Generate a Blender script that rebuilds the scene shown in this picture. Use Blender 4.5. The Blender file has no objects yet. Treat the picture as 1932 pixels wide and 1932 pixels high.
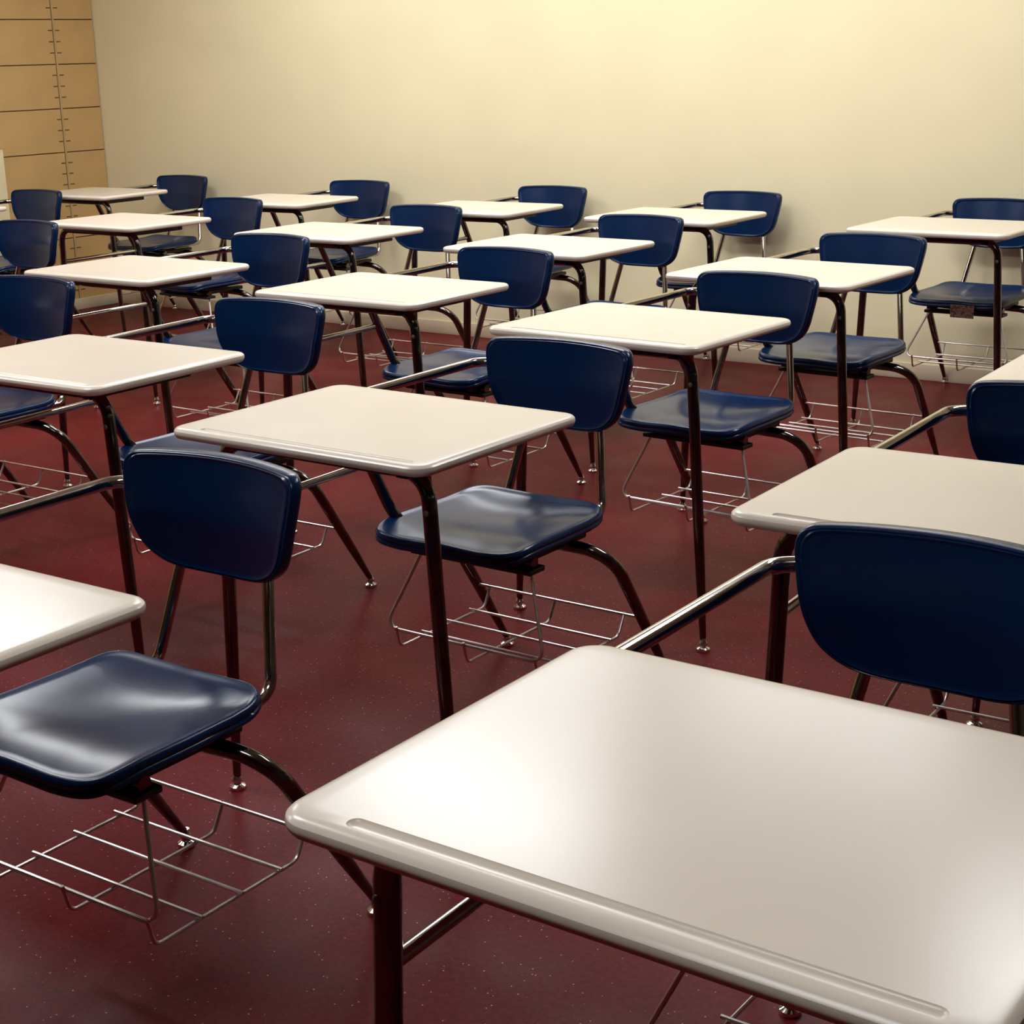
import bpy, bmesh, math, random
from mathutils import Vector, Matrix

random.seed(7)
scene = bpy.context.scene
C = scene.collection
R = math.radians

# ---------------------------------------------------------------- camera
F_PX, PITCH, ROLL, YAW, CAM_H = 3045.46, R(15.861), R(-1.613), R(-36.182), 1.406
cam_data = bpy.data.cameras.new('camera')
cam_data.sensor_fit = 'HORIZONTAL'
cam_data.sensor_width = 36.0
cam_data.lens = F_PX / 1932.0 * 36.0
cam_data.clip_start = 0.05
cam = bpy.data.objects.new('camera', cam_data)
C.objects.link(cam)
fw = Vector((math.sin(YAW) * math.cos(PITCH), math.cos(YAW) * math.cos(PITCH), -math.sin(PITCH)))
rt = Vector((math.cos(YAW), -math.sin(YAW), 0))
up = rt.cross(fw)
r2 = rt * math.cos(ROLL) + up * math.sin(ROLL)
u2 = -rt * math.sin(ROLL) + up * math.cos(ROLL)
m = Matrix((r2, u2, -fw)).transposed().to_4x4()
m.translation = Vector((0, 0, CAM_H))
cam.matrix_world = m
scene.camera = cam

# ---------------------------------------------------------------- world, exposure
world = bpy.data.worlds.new('world')
scene.world = world
world.use_nodes = True
wb = world.node_tree.nodes['Background']
wb.inputs['Color'].default_value = (0.75, 0.85, 1.0, 1)
wb.inputs['Strength'].default_value = 0.6
LIGHT = 17.0                       # radiance of the ceiling light diffusers
vs = scene.view_settings
vs.view_transform = 'Standard'
vs.look = 'None'
vs.gamma = 1.0
vs.use_curve_mapping = False
vs.exposure = 0.0
scene.cycles.use_light_tree = False
scene.cycles.max_bounces = 5
scene.cycles.diffuse_bounces = 3
scene.cycles.glossy_bounces = 3
scene.cycles.use_adaptive_sampling = True
scene.cycles.adaptive_threshold = .06
scene.cycles.caustics_reflective = False
scene.cycles.caustics_refractive = False

# ---------------------------------------------------------------- materials
def new_mat(name):
    mt = bpy.data.materials.new(name)
    mt.use_nodes = True
    nt = mt.node_tree
    return mt, nt, nt.nodes['Principled BSDF']

def noise(nt, scale, detail=1, rough=.5, coord='Object'):
    tc = nt.nodes.new('ShaderNodeTexCoord')
    n = nt.nodes.new('ShaderNodeTexNoise')
    n.inputs['Scale'].default_value = scale
    n.inputs['Detail'].default_value = detail
    n.inputs['Roughness'].default_value = rough
    nt.links.new(tc.outputs[coord], n.inputs['Vector'])
    return n

def ramp(nt, src, stops):
    r = nt.nodes.new('ShaderNodeValToRGB')
    el = r.color_ramp.elements
    while len(el) < len(stops):
        el.new(.5)
    for e, (pos, col) in zip(el, stops):
        e.position = pos
        e.color = (*col, 1)
    nt.links.new(src, r.inputs['Fac'])
    return r

def bump(nt, bsdf, src, strength, dist=.001):
    b = nt.nodes.new('ShaderNodeBump')
    b.inputs['Strength'].default_value = strength
    b.inputs['Distance'].default_value = dist
    nt.links.new(src, b.inputs['Height'])
    nt.links.new(b.outputs['Normal'], bsdf.inputs['Normal'])

def simple(name, col, rough, metal=0., var=.12, scale=6., bumps=0., bscale=300., coat=0., spec=.5):
    mt, nt, b = new_mat(name)
    n = noise(nt, scale)
    c0 = tuple(max(0, c * (1 - var)) for c in col)
    c1 = tuple(min(1, c * (1 + var)) for c in col)
    rp = ramp(nt, n.outputs['Fac'], [(.3, c0), (.7, c1)])
    nt.links.new(rp.outputs['Color'], b.inputs['Base Color'])
    b.inputs['Roughness'].default_value = rough
    b.inputs['Metallic'].default_value = metal
    b.inputs['Coat Weight'].default_value = coat
    b.inputs['Coat Roughness'].default_value = .12
    b.inputs['Specular IOR Level'].default_value = spec
    if bumps:
        n2 = noise(nt, bscale, 2)
        bump(nt, b, n2.outputs['Fac'], bumps, .0006)
    return mt

M = {}
M['wall'] = simple('cream_wall_paint', (.89, .79, .515), .75, var=.02, scale=3, bumps=.2, bscale=160)
M['wall_panel'] = simple('tan_wall_panel', (.57, .36, .145), .7, var=.05, scale=5)
M['unseen_dark_wall'] = simple('unseen_dark_brown_wall', (.10, .075, .055), .8, var=.05)  # unseen walls, kept dark so chrome and chair fronts stay dark
M['joint'] = simple('dark_joint', (.20, .12, .045), .9, var=.1)
M['strip'] = simple('panel_strip', (.50, .34, .155), .6, var=.05)
M['slot'] = simple('slot_brown', (.13, .075, .025), .9, var=.1)
M['pale_trim'] = simple('pale_trim_paint', (.80, .70, .46), .6, var=.03)
M['baseboard'] = simple('cream_vinyl_baseboard', (.72, .60, .42), .55, var=.04)
M['ceiling'] = simple('ceiling_tile', (.80, .78, .74), .9, var=.05, scale=30)
M['desktop'] = simple('cream_hard_plastic', (.80, .712, .598), .23, var=.018, scale=7)
M['navy'] = simple('navy_plastic', (.0002, .0165, .068), .24, var=.14, scale=5, spec=.36)
M['shaded_chrome'] = simple('shaded_chrome_leg', (.15, .14, .13), .13, metal=1., var=.2, scale=25)  # same chrome, with its dark reflections put into the colour
M['chrome'] = simple('chrome_tube', (.50, .465, .42), .12, metal=1., var=.12, scale=25)
M['wire'] = simple('chrome_wire', (.80, .76, .74), .34, metal=1., var=.08, scale=30)
M['glide'] = simple('bright_chrome_glide', (.85, .83, .80), .12, metal=1., var=.04, scale=30)
M['bracket'] = simple('black_steel_bracket', (.012, .011, .011), .45, var=.2)
M['bolt'] = simple('tan_bolt_cap', (.15, .115, .08), .5, var=.15, scale=60)
M['lamp_frame'] = simple('white_lamp_frame', (.75, .75, .73), .5, var=.02)

# floor: dark maroon vinyl with pale flecks
mt, nt, b = new_mat('maroon_vinyl_floor')
n1 = noise(nt, 1.6, 2)
base = ramp(nt, n1.outputs['Fac'], [(.30, (.098, .0060, .0088)), (.72, (.145, .0098, .0132))])
n2 = noise(nt, 90, 2, .6)
fine = ramp(nt, n2.outputs['Fac'], [(.35, (.72, .72, .74)), (.68, (1.18, 1.15, 1.15))])
mul = nt.nodes.new('ShaderNodeMix'); mul.data_type = 'RGBA'; mul.blend_type = 'MULTIPLY'
mul.inputs['Factor'].default_value = 1
nt.links.new(base.outputs['Color'], mul.inputs['A']); nt.links.new(fine.outputs['Color'], mul.inputs['B'])
tc = nt.nodes.new('ShaderNodeTexCoord')
vor = nt.nodes.new('ShaderNodeTexVoronoi'); vor.inputs['Scale'].default_value = 85; vor.inputs['Randomness'].default_value = 1
nt.links.new(tc.outputs['Object'], vor.inputs['Vector'])
fl = ramp(nt, vor.outputs['Distance'], [(.09, (1, 1, 1)), (.15, (0, 0, 0))])
sel = ramp(nt, vor.outputs['Color'], [(.62, (0, 0, 0)), (.64, (1, 1, 1))])
mm = nt.nodes.new('ShaderNodeMath'); mm.operation = 'MULTIPLY'
nt.links.new(fl.outputs['Color'], mm.inputs[0]); nt.links.new(sel.outputs['Color'], mm.inputs[1])
mix = nt.nodes.new('ShaderNodeMix'); mix.data_type = 'RGBA'
nt.links.new(mm.outputs[0], mix.inputs['Factor']); nt.links.new(mul.outputs['Result'], mix.inputs['A'])
mix.inputs['B'].default_value = (.42, .27, .24, 1)
nt.links.new(mix.outputs['Result'], b.inputs['Base Color'])
n3 = noise(nt, 5, 1)
rr = ramp(nt, n3.outputs['Fac'], [(.3, (.34,) * 3), (.7, (.44,) * 3)])
nt.links.new(rr.outputs['Color'], b.inputs['Roughness'])
b.inputs['Specular IOR Level'].default_value = .09
n4 = noise(nt, 40, 1)
bump(nt, b, n4.outputs['Fac'], .06, .002)
M['floor'] = mt

mt, nt, b = new_mat('lamp_diffuser')
b.inputs['Base Color'].default_value = (.85, .85, .85, 1)
b.inputs['Emission Color'].default_value = (.965, .985, 1.0, 1)
b.inputs['Emission Strength'].default_value = LIGHT
M['diffuser'] = mt
M['diffuser_fill'] = mt.copy()
M['diffuser_fill'].name = 'lamp_diffuser_fill'
M['diffuser_fill'].node_tree.nodes['Principled BSDF'].inputs['Emission Strength'].default_value = LIGHT * .50
M['diffuser_dim'] = mt.copy()
M['diffuser_dim'].name = 'lamp_diffuser_dim'
M['diffuser_dim'].node_tree.nodes['Principled BSDF'].inputs['Emission Strength'].default_value = LIGHT * .60

# tape tag with scribbled handwriting
mt, nt, b = new_mat('brown_tape_tag')
tc = nt.nodes.new('ShaderNodeTexCoord')
w = nt.nodes.new('ShaderNodeTexNoise'); w.inputs['Scale'].default_value = 140; w.inputs['Detail'].default_value = 2
nt.links.new(tc.outputs['Object'], w.inputs['Vector'])
rp = ramp(nt, w.outputs['Fac'], [(.52, (.30, .17, .12)), (.60, (.06, .03, .03))])
nt.links.new(rp.outputs['Color'], b.inputs['Base Color'])
b.inputs['Roughness'].default_value = .7
M['tag'] = mt

# ---------------------------------------------------------------- mesh helpers
def mesh_obj(name, bm, mat, parent=None, smooth=True, angle=38):
    me = bpy.data.meshes.new(name)
    bmesh.ops.recalc_face_normals(bm, faces=bm.faces[:])
    bm.to_mesh(me)
    bm.free()
    me.materials.append(M[mat])
    if smooth:
        me.polygons.foreach_set('use_smooth', [True] * len(me.polygons))
        me.set_sharp_from_angle(angle=R(angle))
    o = bpy.data.objects.new(name, me)
    C.objects.link(o)
    if parent:
        o.parent = parent
    return o

def empty(name, loc=(0, 0, 0), rz=0.):
    o = bpy.data.objects.new(name, None)
    o.empty_display_size = .1
    C.objects.link(o)
    o.location = loc
    o.rotation_euler = (0, 0, rz)
    return o

def tag(o, label, cat=None, group=None, kind=None):
    o['label'] = label
    if cat: o['category'] = cat
    if group: o['group'] = group
    if kind: o['kind'] = kind
    return o

def struct(o, label=None):
    o['kind'] = 'structure'
    if label: o['label'] = label
    return o

def box(bm, x0, x1, y0, y1, z0, z1, bevel=0.):
    r = bmesh.ops.create_cube(bm, size=1)
    vs_ = r['verts']
    for v in vs_:
        v.co = Vector(((x0 + x1) / 2 + v.co.x * (x1 - x0), (y0 + y1) / 2 + v.co.y * (y1 - y0), (z0 + z1) / 2 + v.co.z * (z1 - z0)))
    if bevel:
        es = {e for v in vs_ for e in v.link_edges}
        bmesh.ops.bevel(bm, geom=list(es), offset=bevel, segments=2, affect='EDGES', profile=.5)
    return bm

def fillet(pts, rad, steps=7):
    pts = [Vector(p) for p in pts]
    rads = rad if isinstance(rad, (list, tuple)) else [rad] * len(pts)
    out = [pts[0]]
    for i in range(1, len(pts) - 1):
        a, p, c = pts[i - 1], pts[i], pts[i + 1]
        d0, d1 = (a - p), (c - p)
        l0, l1 = d0.length, d1.length
        d0.normalize(); d1.normalize()
        ang = d0.angle(d1)
        if ang > R(178) or rads[i] <= 0:
            out.append(p); continue
        t = min(rads[i] / math.tan(ang / 2), l0 * .48, l1 * .48)
        rr_ = t * math.tan(ang / 2)
        ctr = p + (d0 + d1).normalized() * (rr_ / math.sin(ang / 2))
        s, e = (p + d0 * t) - ctr, (p + d1 * t) - ctr
        tot = s.angle(e)
        for k in range(steps + 1):
            f = k / steps
            out.append(ctr + (s * math.sin((1 - f) * tot) + e * math.sin(f * tot)) / math.sin(tot))
    out.append(pts[-1])
    return out

def tube(bm, pts, r, seg=14, taper=None):
    """taper: list of (fraction of length, radius)"""
    n = len(pts)
    L = [0.]
    for i in range(1, n):
        L.append(L[-1] + (pts[i] - pts[i - 1]).length)
    def rad(i):
        if not taper: return r
        f = L[i] / L[-1]
        for (f0, r0), (f1, r1) in zip(taper, taper[1:]):
            if f <= f1 + 1e-9:
                return r0 + (r1 - r0) * (f - f0) / max(1e-9, f1 - f0)
        return taper[-1][1]
    tan = []
    for i in range(n):
        a = pts[max(0, i - 1)]; c = pts[min(n - 1, i + 1)]
        tan.append((c - a).normalized())
    ref = Vector((0, 0, 1)) if abs(tan[0].z) < .9 else Vector((1, 0, 0))
    nrm = tan[0].cross(ref).normalized()
    rings = []
    for i in range(n):
        if i:
            q = tan[i - 1].rotation_difference(tan[i])
            nrm = q @ nrm
            nrm = (nrm - tan[i] * nrm.dot(tan[i])).normalized()
        bi = tan[i].cross(nrm)
        ra = rad(i)
        rings.append([bm.verts.new(pts[i] + (nrm * math.cos(2 * math.pi * k / seg) + bi * math.sin(2 * math.pi * k / seg)) * ra) for k in range(seg)])
    for a, c in zip(rings, rings[1:]):
        for k in range(seg):
            bm.faces.new((a[k], a[(k + 1) % seg], c[(k + 1) % seg], c[k]))
    bm.faces.new(rings[0][::-1]); bm.faces.new(rings[-1])
    return bm

def subdivide_line(a, b, n):
    a, b = Vector(a), Vector(b)
    return [a + (b - a) * i / n for i in range(n + 1)]

def rings_mesh(bm, rings, cap_first=True, cap_last=True):
    vr = [[bm.verts.new(p) for p in r] for r in rings]
    n = len(vr[0])
    for a, c in zip(vr, vr[1:]):
        for k in range(n):
            bm.faces.new((a[k], a[(k + 1) % n], c[(k + 1) % n], c[k]))
    if cap_first: bm.faces.new(vr[0][::-1])
    if cap_last: bm.faces.new(vr[-1])
    return bm

def lathe(bm, prof, loc, seg=16):
    lx, ly, lz = loc
    rings = [[Vector((lx + r * math.cos(2 * math.pi * k / seg), ly + r * math.sin(2 * math.pi * k / seg), lz + z)) for k in range(seg)] for r, z in prof]
    return rings_mesh(bm, rings)

def rrect(hw, hd, rad, inset, n=8, cx=0., cy=0.):
    pts = []
    for sx, sy, a0 in ((1, 1, 0), (-1, 1, 90), (-1, -1, 180), (1, -1, 270)):
        for k in range(n + 1):
            t = R(a0 + 90 * k / n)
            pts.append((cx + sx * (hw - rad) + (rad - inset) * math.cos(t), cy + sy * (hd - rad) + (rad - inset) * math.sin(t)))
    return pts

# ---------------------------------------------------------------- the room
XW, YW, XR, YF, ZC = -7.761, 6.592, 3.2, -4.0, 2.75
def plane_box(name, mat, x0, x1, y0, y1, z0, z1, parent=None):
    bm = bmesh.new(); box(bm, x0, x1, y0, y1, z0, z1)
    return mesh_obj(name, bm, mat, parent, smooth=False)

struct(plane_box('floor', 'floor', XW - .2, XR + .2, YF - .2, YW + .2, -.1, 0), 'dark maroon speckled vinyl floor')
struct(plane_box('ceiling', 'ceiling', XW - .2, XR + .2, YF - .2, YW + .2, ZC, ZC + .1), 'pale ceiling above the classroom')
struct(plane_box('wall_back', 'wall', XW - .2, XR + .2, YW, YW + .2, 0, ZC), 'smooth cream painted wall behind the last row of desks')
struct(plane_box('wall_front', 'unseen_dark_wall', XW - .2, XR + .2, YF - .2, YF, 0, ZC), 'unseen wall at the front of the room, coloured dark to cut bounce light')
wl = struct(plane_box('wall_left', 'joint', XW - .2, XW - .012, YF, YW, 0, ZC), 'tan panelled wall with dark seams and slotted strip at left')
struct(plane_box('wall_right', 'unseen_dark_wall', XR, XR + .2, YF, YW, 0, ZC), 'unseen wall on the right of the room, coloured dark to cut bounce light')

# left wall: stacked panels either side of a narrow slotted strip
def panel_mesh(w, h):
    bm = bmesh.new(); box(bm, 0, .012, 0, w, 0, h, bevel=.0015)
    me = bpy.data.meshes.new('wall_panel'); bm.to_mesh(me); bm.free()
    me.materials.append(M['wall_panel'])
    return me
P = .2475
z0s = [.180 + P * k for k in range(11)]
cols = [(6.3065, YW - .006), (5.70, 6.2885), (5.09, 5.694)]
for y0, y1 in cols:
    me = panel_mesh(y1 - y0, P - .0055)
    me_low = panel_mesh(y1 - y0, .180 - .0055)
    o = bpy.data.objects.new('wall_panel', me_low); C.objects.link(o); o.parent = wl
    o.location = (XW - .012, y0, 0)
    for z in z0s:
        if z + P > ZC: break
        o = bpy.data.objects.new('wall_panel', me); C.objects.link(o); o.parent = wl
        o.location = (XW - .012, y0, z)
bm = bmesh.new(); box(bm, XW - .012, XW - .002, YF, 5.086, 0, ZC)
mesh_obj('plain_panel', bm, 'wall_panel', wl, smooth=False)
bm = bmesh.new(); box(bm, XW - .012, XW + .001, 6.2935, 6.3055, 0, ZC - .01)
mesh_obj('slotted_strip', bm, 'strip', wl, smooth=False)
bm = bmesh.new(); box(bm, 0, .0018, -.0150, .0150, -.0032, .0032)
slot_me = bpy.data.meshes.new('bracket_slot'); bm.to_mesh(slot_me); bm.free(); slot_me.materials.append(M['slot'])
for z in [-.0675] + z0s:
    for q in (1, 2, 3):
        zz = z + P * q / 4 - .001
        if zz < .05 or zz > 2.0: continue
        for yy in (6.2725, 6.3235):
            o = bpy.data.objects.new('bracket_slot', slot_me); C.objects.link(o); o.parent = wl
            o.location = (XW - .0006, yy, zz)
# faint thin lines just over the seams
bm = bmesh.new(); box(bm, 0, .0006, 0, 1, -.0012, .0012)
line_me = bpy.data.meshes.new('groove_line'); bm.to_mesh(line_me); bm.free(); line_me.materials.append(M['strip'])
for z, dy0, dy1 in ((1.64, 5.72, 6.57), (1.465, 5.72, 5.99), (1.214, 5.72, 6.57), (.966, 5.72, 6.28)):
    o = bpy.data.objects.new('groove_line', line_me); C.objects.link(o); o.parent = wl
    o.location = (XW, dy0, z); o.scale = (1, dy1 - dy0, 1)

bm = bmesh.new(); box(bm, XW + .0005, XW + .020, 3.2, 5.845, .068, .962, bevel=.003)
struct(mesh_obj('trim_1', bm, 'pale_trim', None), 'pale cream wainscot board on the tan panelled wall at the left edge')
bm = bmesh.new(); box(bm, XW + .012, XR, YW - .010, YW - .0005, .0, .070, bevel=.003)
struct(mesh_obj('baseboard_back', bm, 'baseboard', None), 'cream vinyl baseboard along the back wall')
bm = bmesh.new(); box(bm, XW + .0005, XW + .011, YF, YW - .012, .0, .066, bevel=.003)
struct(mesh_obj('baseboard_left', bm, 'baseboard', None), 'cream vinyl baseboard along the panelled wall')

# ---------------------------------------------------------------- ceiling lights
LAMPS = [((-3.30, 4.10), 'over the middle of the room'), ((-4.05, 5.62), 'close to the back wall, nearer the panelled wall'),
         ((-2.60, 5.62), 'close to the back wall, away from the panelled wall'), ((-.85, 4.10), 'over the right of the room'),
         ((-5.75, 4.10), 'beside the panelled wall'),
         ((-5.75, 1.6), 'toward the front, beside the panelled wall'), ((-3.30, 1.6), 'toward the front, middle of the room'),
         ((-5.60, 5.62), 'added to brighten the back wall near the panelled wall'),  # extra lamp, added to lift the left of the back wall
         ((-.85, .30), 'added above the nearest desks to brighten them')]  # extra fill lamp off the grid, added to light the nearest desk
def build_lamp(diff):
    t = empty('ceiling_light')
    bm = bmesh.new()
    for x0, x1, y0, y1 in ((-.61, .61, -.305, -.28), (-.61, .61, .28, .305), (-.61, -.585, -.28, .28), (.585, .61, -.28, .28)):
        box(bm, x0, x1, y0, y1, -.02, 0)
    mesh_obj('frame', bm, 'lamp_frame', t, smooth=False)
    bm = bmesh.new(); box(bm, -.584, .584, -.279, .279, -.012, -.002)
    mesh_obj('diffuser', bm, diff, t, smooth=False)
    return t
def copy_tree(o, parent=None):
    c = o.copy(); C.objects.link(c); c.parent = parent
    for ch in list(o.children):
        copy_tree(ch, c)
    return c
lamp0 = build_lamp('diffuser')
lamp1 = build_lamp('diffuser_dim')
fill_lamp = build_lamp('diffuser_fill')
for i, ((x, y), where) in enumerate(LAMPS):
    l = lamp0 if i == 0 else lamp1 if i == 1 else fill_lamp if y < 1 else copy_tree(lamp1 if y > 5 else lamp0)
    l.location = (x, y, ZC)
    tag(l, 'flat white ceiling light panel ' + where, 'light', 'ceiling light panels')

# ---------------------------------------------------------------- the student desk (local: x to the sitter's left, y to the rear)
H = .758
HW, HD = .305, .2385
CX = -.073                       # chair centre line

def build_desk():
    t = empty('student_desk')
    # --- desktop with bullnose edge and pencil groove
    prof = [(.030, H - .022), (.012, H - .022), (.0045, H - .0195), (.001, H - .0145), (0, H - .010), (.0012, H - .0055), (.0045, H - .0022), (.009, H - .0006), (.014, H), (.030, H)]
    bm = bmesh.new()
    rings = [[Vector((x, y, z)) for x, y in rrect(HW, HD, .036, min(i, .034))] for i, z in prof]
    rings_mesh(bm, rings)
    bmesh.ops.recalc_face_normals(bm, faces=bm.faces[:])
    me = bpy.data.meshes.new('tmp'); bm.to_mesh(me); bm.free()
    top = bpy.data.objects.new('tmp_top', me); C.objects.link(top)
    bm = bmesh.new()                                    # groove cutter: stadium with sloping sides
    gx0, gx1, gy, gw = -.228, .258, -.2135, .0085
    rr_ = []
    for w_, z in ((.0030, H - .0034), (.0056, H - .0026), (.0076, H - .0010), (gw, H + .0003), (gw, H + .01)):
        pts = []
        for c_, a0 in ((gx1, -90), (gx0, 90)):
            for k in range(11):
                a = R(a0 + 18 * k)
                pts.append(Vector((c_ + w_ * math.cos(a), gy + w_ * math.sin(a), z)))
        rr_.append(pts)
    rings_mesh(bm, rr_)
    bmesh.ops.recalc_face_normals(bm, faces=bm.faces[:])
    me2 = bpy.data.meshes.new('tmp2'); bm.to_mesh(me2); bm.free()
    cut = bpy.data.objects.new('tmp_cut', me2); C.objects.link(cut)
    bo = top.modifiers.new('cut', 'BOOLEAN'); bo.operation = 'DIFFERENCE'; bo.solver = 'EXACT'; bo.object = cut
    bpy.context.view_layer.update()
    dg = bpy.context.evaluated_depsgraph_get()
    res = bpy.data.meshes.new_from_object(top.evaluated_get(dg))
    bpy.data.objects.remove(top); bpy.data.objects.remove(cut)
    bm = bmesh.new(); bm.from_mesh(res); bpy.data.meshes.remove(res)
    mesh_obj('desktop', bm, 'desktop', t, angle=28)

    # --- seat shell
    def seat_z(x, y):
        u = (x - CX) / .197; v = (y - .44) / .19
        z = .4475
        z -= .016 * math.exp(-((u / .75) ** 2)) * math.exp(-(((v - .25) / .65) ** 2))
        if v < -.35: z -= .014 * ((-.35 - v) / .65) ** 2
        if v > .45: z += .016 * ((v - .45) / .55) ** 2
        z += .006 * max(0, abs(u) - .45) * (1 if v < .6 else .6)
        z += .004 * math.exp(-((u / .25) ** 2)) * max(0, -v - .1)
        return z
    def seat_outline(n=72):
        pts = []
        for k in range(n):
            a = 2 * math.pi * k / n
            ca, sa = math.cos(a), math.sin(a)
            e = 2 / 7.0
            x = math.copysign(abs(ca) ** e, ca); y = math.copysign(abs(sa) ** e, sa)
            w_ = .199 - .006 * (y + 1) / 2
            pts.append((x * w_, y * .188))
        return pts
    out = seat_outline()
    def sring(s, dz, off=0.):
        r = []
        for x, y in out:
            l = math.hypot(x, y)
            f = s + off / l
            X, Y = CX + x * f, .44 + y * f
            r.append(Vector((X, Y, seat_z(X, Y) + dz)))
        return r
    prof = [(.02, 0), (.14, 0), (.26, 0), (.38, 0), (.50, 0), (.60, 0), (.70, 0), (.79, 0), (.87, 0), (.935, .0003), (.960, .0020), (.975, .0016), (.990, -.0025), (.998, -.007), (.997, -.010), (.987, -.0120), (.987, -.0135), (1.0, -.0155), (1.002, -.020), (.992, -.0235), (.965, -.0235), (.94, -.013), (.8, -.008), (.5, -.008), (.1, -.008)]
    bm = bmesh.new(); rings_mesh(bm, [sring(s, dz) for s, dz in prof])
    mesh_obj('seat', bm, 'navy', t, angle=50)

    # --- backrest shell
    ZB, ZT = .590, .790
    HB = .1945
    def back_outline():
        # half outline from bottom centre up the sitter's left side to top centre
        ctrl = [(0, ZB), (.076, ZB + .002), (.120, ZB + .012), (.153, ZB + .035), (.1715, ZB + .066), (.1825, ZB + .102), (.1895, ZB + .138),
                (.1930, ZB + .164), (.1910, ZB + .181), (.1810, ZB + .192), (.162, ZB + .196), (.10, ZB + .1985), (0, ZT)]
        pts = []
        for i in range(len(ctrl) - 1):
            p0 = ctrl[max(0, i - 1)]; p1 = ctrl[i]; p2 = ctrl[i + 1]; p3 = ctrl[min(len(ctrl) - 1, i + 2)]
            if i == 0: p0 = (-ctrl[1][0], ctrl[1][1])
            if i == len(ctrl) - 2: p3 = (-ctrl[-2][0], ctrl[-2][1])
            for k in range(4):
                f = k / 4
                q = [.5 * ((2 * p1[j]) + (-p0[j] + p2[j]) * f + (2 * p0[j] - 5 * p1[j] + 4 * p2[j] - p3[j]) * f * f + (-p0[j] + 3 * p1[j] - 3 * p2[j] + p3[j]) * f ** 3) for j in (0, 1)]
                pts.append(tuple(q))
        pts.append(ctrl[-1])
        full = pts + [(-x, z) for x, z in pts[-2:0:-1]]
        return full
    bo_ = back_outline()
    zc = ZB + .108
    def back_y(x, z):
        y = .684 + .034 * (1 - (x / HB) ** 2) + .10 * (z - zc)
        dz = abs(z - (zc - .012))
        y -= .0085 * (1 - math.sqrt((dz / .09) ** 2 + .01))     # soft lumbar crease
        return y
    def bring(s, dy):
        return [Vector((CX + x * s, back_y(x * s, zc + (z - zc) * s) + dy, zc + (z - zc) * s)) for x, z in bo_]
    prof = [(.03, 0), (.16, 0), (.30, 0), (.44, 0), (.57, 0), (.69, 0), (.79, 0), (.86, 0), (.905, 0), (.922, -.0010), (.935, -.0016), (.946, .0002), (.954, .0014), (.966, .0002), (.980, .0012), (.992, .0050), (.999, .0110), (1.0, .0180), (.994, .0240), (.978, .0265), (.955, .0200), (.9, .0115), (.7, .0105), (.4, .0105), (.03, .0105)]
    bm = bmesh.new(); rings_mesh(bm, [bring(s, dy) for s, dy in prof])
    mesh_obj('backrest', bm, 'navy', t, angle=50)

    # --- chrome tubes
    def leg(name, pts, rad, r, tp, foot):
        f = fillet(pts, rad)
        f = f[:-1] + subdivide_line(f[-2], f[-1], 8)[1:]
        bm = bmesh.new(); tube(bm, f, r, 16, tp)
        l = mesh_obj('leg', bm, 'shaded_chrome', t)
        bm = bmesh.new()
        lathe(bm, [(.0075, .034), (.0085, .026), (.0108, .022), (.0110, .017), (.0085, .0135), (.0095, .011), (.0165, .007), (.0175, .003), (.0165, 0)], foot)
        mesh_obj('foot_glide', bm, 'glide', l)
        return l
    tp = [(0, .0135), (.55, .0135), (.80, .0118), (.97, .0080), (1, .0078)]
    ZU = H - .022 - .0142
    for s in (-1, 1):
        l = leg('leg', [(s * .13, -.152, ZU), (s * .246, -.152, ZU), (s * .281, -.152, .026)], .052, .0135, tp, (s * .2815, -.152, 0))
        bm = bmesh.new()                                # bolt cap on the bend, facing the front and outward
        bmesh.ops.create_uvsphere(bm, u_segments=12, v_segments=8, radius=1)
        for v in bm.verts:
            v.co = Vector((s * .251 + v.co.x * .0055, -.1650 + v.co.y * .0025, .655 + v.co.z * .0060))
        mesh_obj('bolt_cap', bm, 'bolt', l)
    bm = bmesh.new(); tube(bm, [Vector((-.1295, -.152, ZU)), Vector((.1295, -.152, ZU))], .0135, 16)
    mesh_obj('front_crossbar', bm, 'shaded_chrome', t)
    tp2 = [(0, .0138), (.5, .0138), (.78, .0120), (.97, .0082), (1, .0078)]
    for s in (-1, 1):
        leg('leg', [(CX + s * .06, .530, .385), (CX + s * .228, .562, .374), (CX + s * .230, .790, .026)], .085, .0138, tp2, (CX + s * .230, .7925, 0))
    bm = bmesh.new(); tube(bm, [Vector((CX - .0595, .530, .385)), Vector((CX + .0595, .530, .385))], .0138, 16)
    mesh_obj('rear_crossbar', bm, 'shaded_chrome', t)
    # support tube from under the desktop down to the seat, stretcher, arm
    bm = bmesh.new()
    tube(bm, fillet([(-.268, .02, H - .036), (-.268, .205, H - .036), (-.268, .372, .405), (.09, .372, .393)], [0, .05, .085, 0], 9), .0127, 16)
    mesh_obj('support_tube', bm, 'shaded_chrome', t)
    bm = bmesh.new()
    tube(bm, [Vector((-.253, -.142, .582)), Vector((-.266, .255, .582))], .0085, 12)
    mesh_obj('stretcher', bm, 'chrome', t)
    bm = bmesh.new()
    tube(bm, fillet([(-.225, -.05, H - .034), (-.290, .03, H - .034), (-.298, .700, .7255), (-.205, .742, .7255)], [0, .05, .045, 0], 9), .0110, 16)
    mesh_obj('arm', bm, 'chrome', t)
    # backrest posts
    for s in (-1, 1):
        bm = bmesh.new()
        tube(bm, fillet([(CX + s * .090, .752 , .735), (CX + s * .098, .722, .605), (CX + s * .132, .676, .418), (CX + s * .10, .40, .412)], [0, .10, .04, 0], 9), .0098, 14)
        mesh_obj('back_post', bm, 'chrome', t)
    # under-seat bracket, desktop rail
    bm = bmesh.new()
    box(bm, CX - .15, CX + .17, .345, .400, .371, .383, .003)
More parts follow.
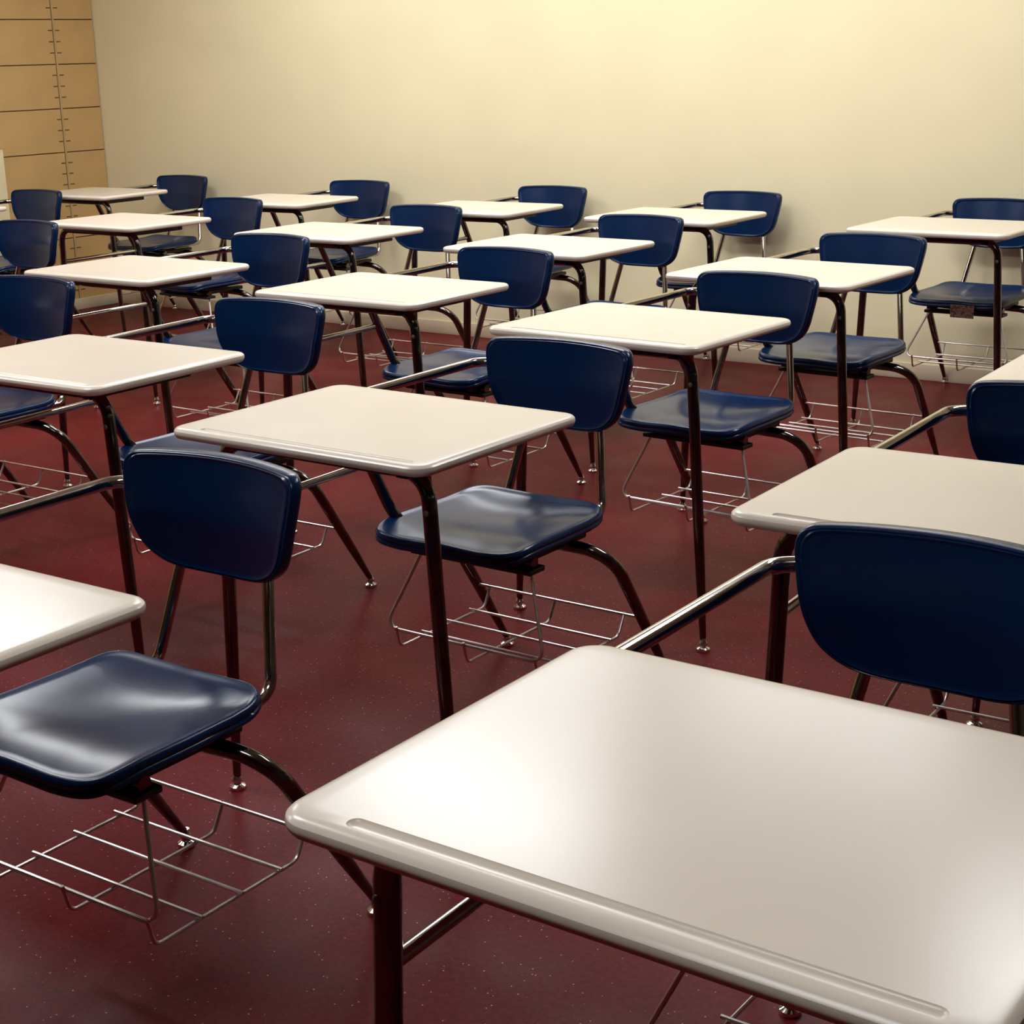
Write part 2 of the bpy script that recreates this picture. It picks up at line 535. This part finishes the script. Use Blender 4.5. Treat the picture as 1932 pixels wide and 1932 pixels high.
    box(bm, CX - .14, CX - .105, .345, .600, .386, .402, .003)
    box(bm, CX + .105, CX + .14, .345, .600, .386, .402, .003)
    mesh_obj('seat_bracket', bm, 'bracket', t, smooth=False)
    bm = bmesh.new()
    box(bm, .190, .216, -.17, .13, H - .047, H - .0222, .003)
    box(bm, -.19, .19, -.185, -.168, H - .040, H - .0222, .003)
    mesh_obj('desktop_rail', bm, 'bracket', t, smooth=False)

    # --- wire book basket
    rw = .0033
    xl, xr = CX - .222, CX + .207
    bm = bmesh.new()
    tube(bm, fillet([(CX - .135, .385, .388), (xl, .335, .192), (xr, .335, .192), (CX + .140, .385, .388)], .022, 5), .0040, 8)
    bk = mesh_obj('book_basket', bm, 'wire', t)
    zb = .150
    bm = bmesh.new(); tube(bm, [Vector((CX - .222, .674, .195)), Vector((CX + .222, .674, .195))], rw, 8)
    mesh_obj('wire', bm, 'wire', bk)
    for dx in (-.187, 0, .187):
        bm = bmesh.new()
        tube(bm, fillet([(CX + dx, .677, .199), (CX + dx, .650, zb), (CX + dx, .342, zb), (CX + dx, .330, .199)], [0, .022, .016, 0], 5), rw, 8)
        mesh_obj('wire', bm, 'wire', bk)
    for y in (.606, .517, .430):
        bm = bmesh.new(); tube(bm, [Vector((CX - .197, y, zb + .0066)), Vector((CX + .197, y, zb + .0066))], rw, 8)
        mesh_obj('wire', bm, 'wire', bk)
    return t

DESKS = {
 '1B': (-.630, 1.154, .09, 'nearest student desk, cream top with white glare and long pencil groove, bottom right'),
 '1A': (-1.805, 1.051, .81, 'student desk cut by the left edge, large navy seat and wire basket at lower left'),
 '2B': (-1.931, 2.217, -.37, 'central student desk with whole cream top and navy chair, middle of the picture'),
 '2C': (-.785, 2.244, 1.65, 'student desk cut by the right edge, its top half hidden by the nearest chair back'),
 '2A': (-2.965, 2.393, 1.01, 'student desk just left of the central one, its cream top cut by the left edge'),
 '2Z': (-3.997, 2.424, .8, 'lowest of three navy chair backs at the left edge, its desktop out of view'),
 '3A': (-4.163, 3.622, -.25, 'student desk with whole cream top just behind the one cut by the left edge'),
 '3B': (-3.090, 3.609, -.66, 'student desk directly behind the central desk, its navy seat showing under its right side'),
 '3C': (-2.075, 3.393, -2.32, 'student desk directly behind the central chair, tall front leg standing clear before its seat'),
 '3D': (-.817, 3.303, 2.6, 'student desk of which only the left corner of the top shows at the right edge'),
 '3Z': (-5.558, 3.62, -.3, 'middle of three navy chair backs at the left edge, bright chrome post beside it'),
 '4A': (-5.505, 4.750, -1.16, 'student desk second from the back wall, nearest the tan panelled wall, whole top showing'),
 '4B': (-4.340, 4.767, .23, 'student desk second from the back wall, next but one to the tan panelled wall'),
 '4C': (-3.252, 4.710, -1.57, 'student desk second from the back wall, third from the tan panelled wall'),
 '4D': (-2.176, 4.422, -2.20, 'student desk second from the back wall, rightmost, navy seat and basket in view'),
 '4Z': (-6.931, 4.768, .7, 'uppermost of three navy chair backs at the left edge, with a cream desktop sliver'),
 '5A': (-6.897, 5.775, 2.05, 'back row student desk in the corner by the tan panelled wall'),
 '5B': (-5.560, 5.780, 2.79, 'back row student desk against the cream wall, second from the corner'),
 '5C': (-4.358, 5.777, 1.31, 'back row student desk against the cream wall, third from the corner'),
 '5D': (-3.361, 5.778, -.44, 'back row student desk against the cream wall, fourth from the corner'),
 '5E': (-2.209, 5.778, -.98, 'back row student desk at the right edge with a brown tape tag under its seat'),
}
desk0 = build_desk()
first = True
ROOTS = {}
for k, (x, y, a, label) in DESKS.items():
    o = desk0 if first else copy_tree(desk0)
    first = False
    o.location = (x, y, 0)
    o.rotation_euler = (0, 0, R(a))
    o.scale = (1.0188,) * 3 if k == '1B' else (1, 1, 1)          # the nearest is one size larger
    tag(o, label, 'desk', 'student desks with attached navy chairs')
    ROOTS[k] = o
    if k == '1B': desk_1b = o
# the nearest desk has the larger desktop
for ch in desk_1b.children:
    if ch.name.startswith('desktop') and 'rail' not in ch.name:
        ch.scale = (1.049, 1.058, 1); ch.location = (.012, .0138, 0)
# brown tape tag hanging under the front of one seat
bm = bmesh.new(); box(bm, -.072, .022, .2385, .2395, .378, .428)
tg = mesh_obj('tape_tag', bm, 'tag', ROOTS['5E'], smooth=False)
tg['label'] = 'brown paper tape tag with dark handwriting'
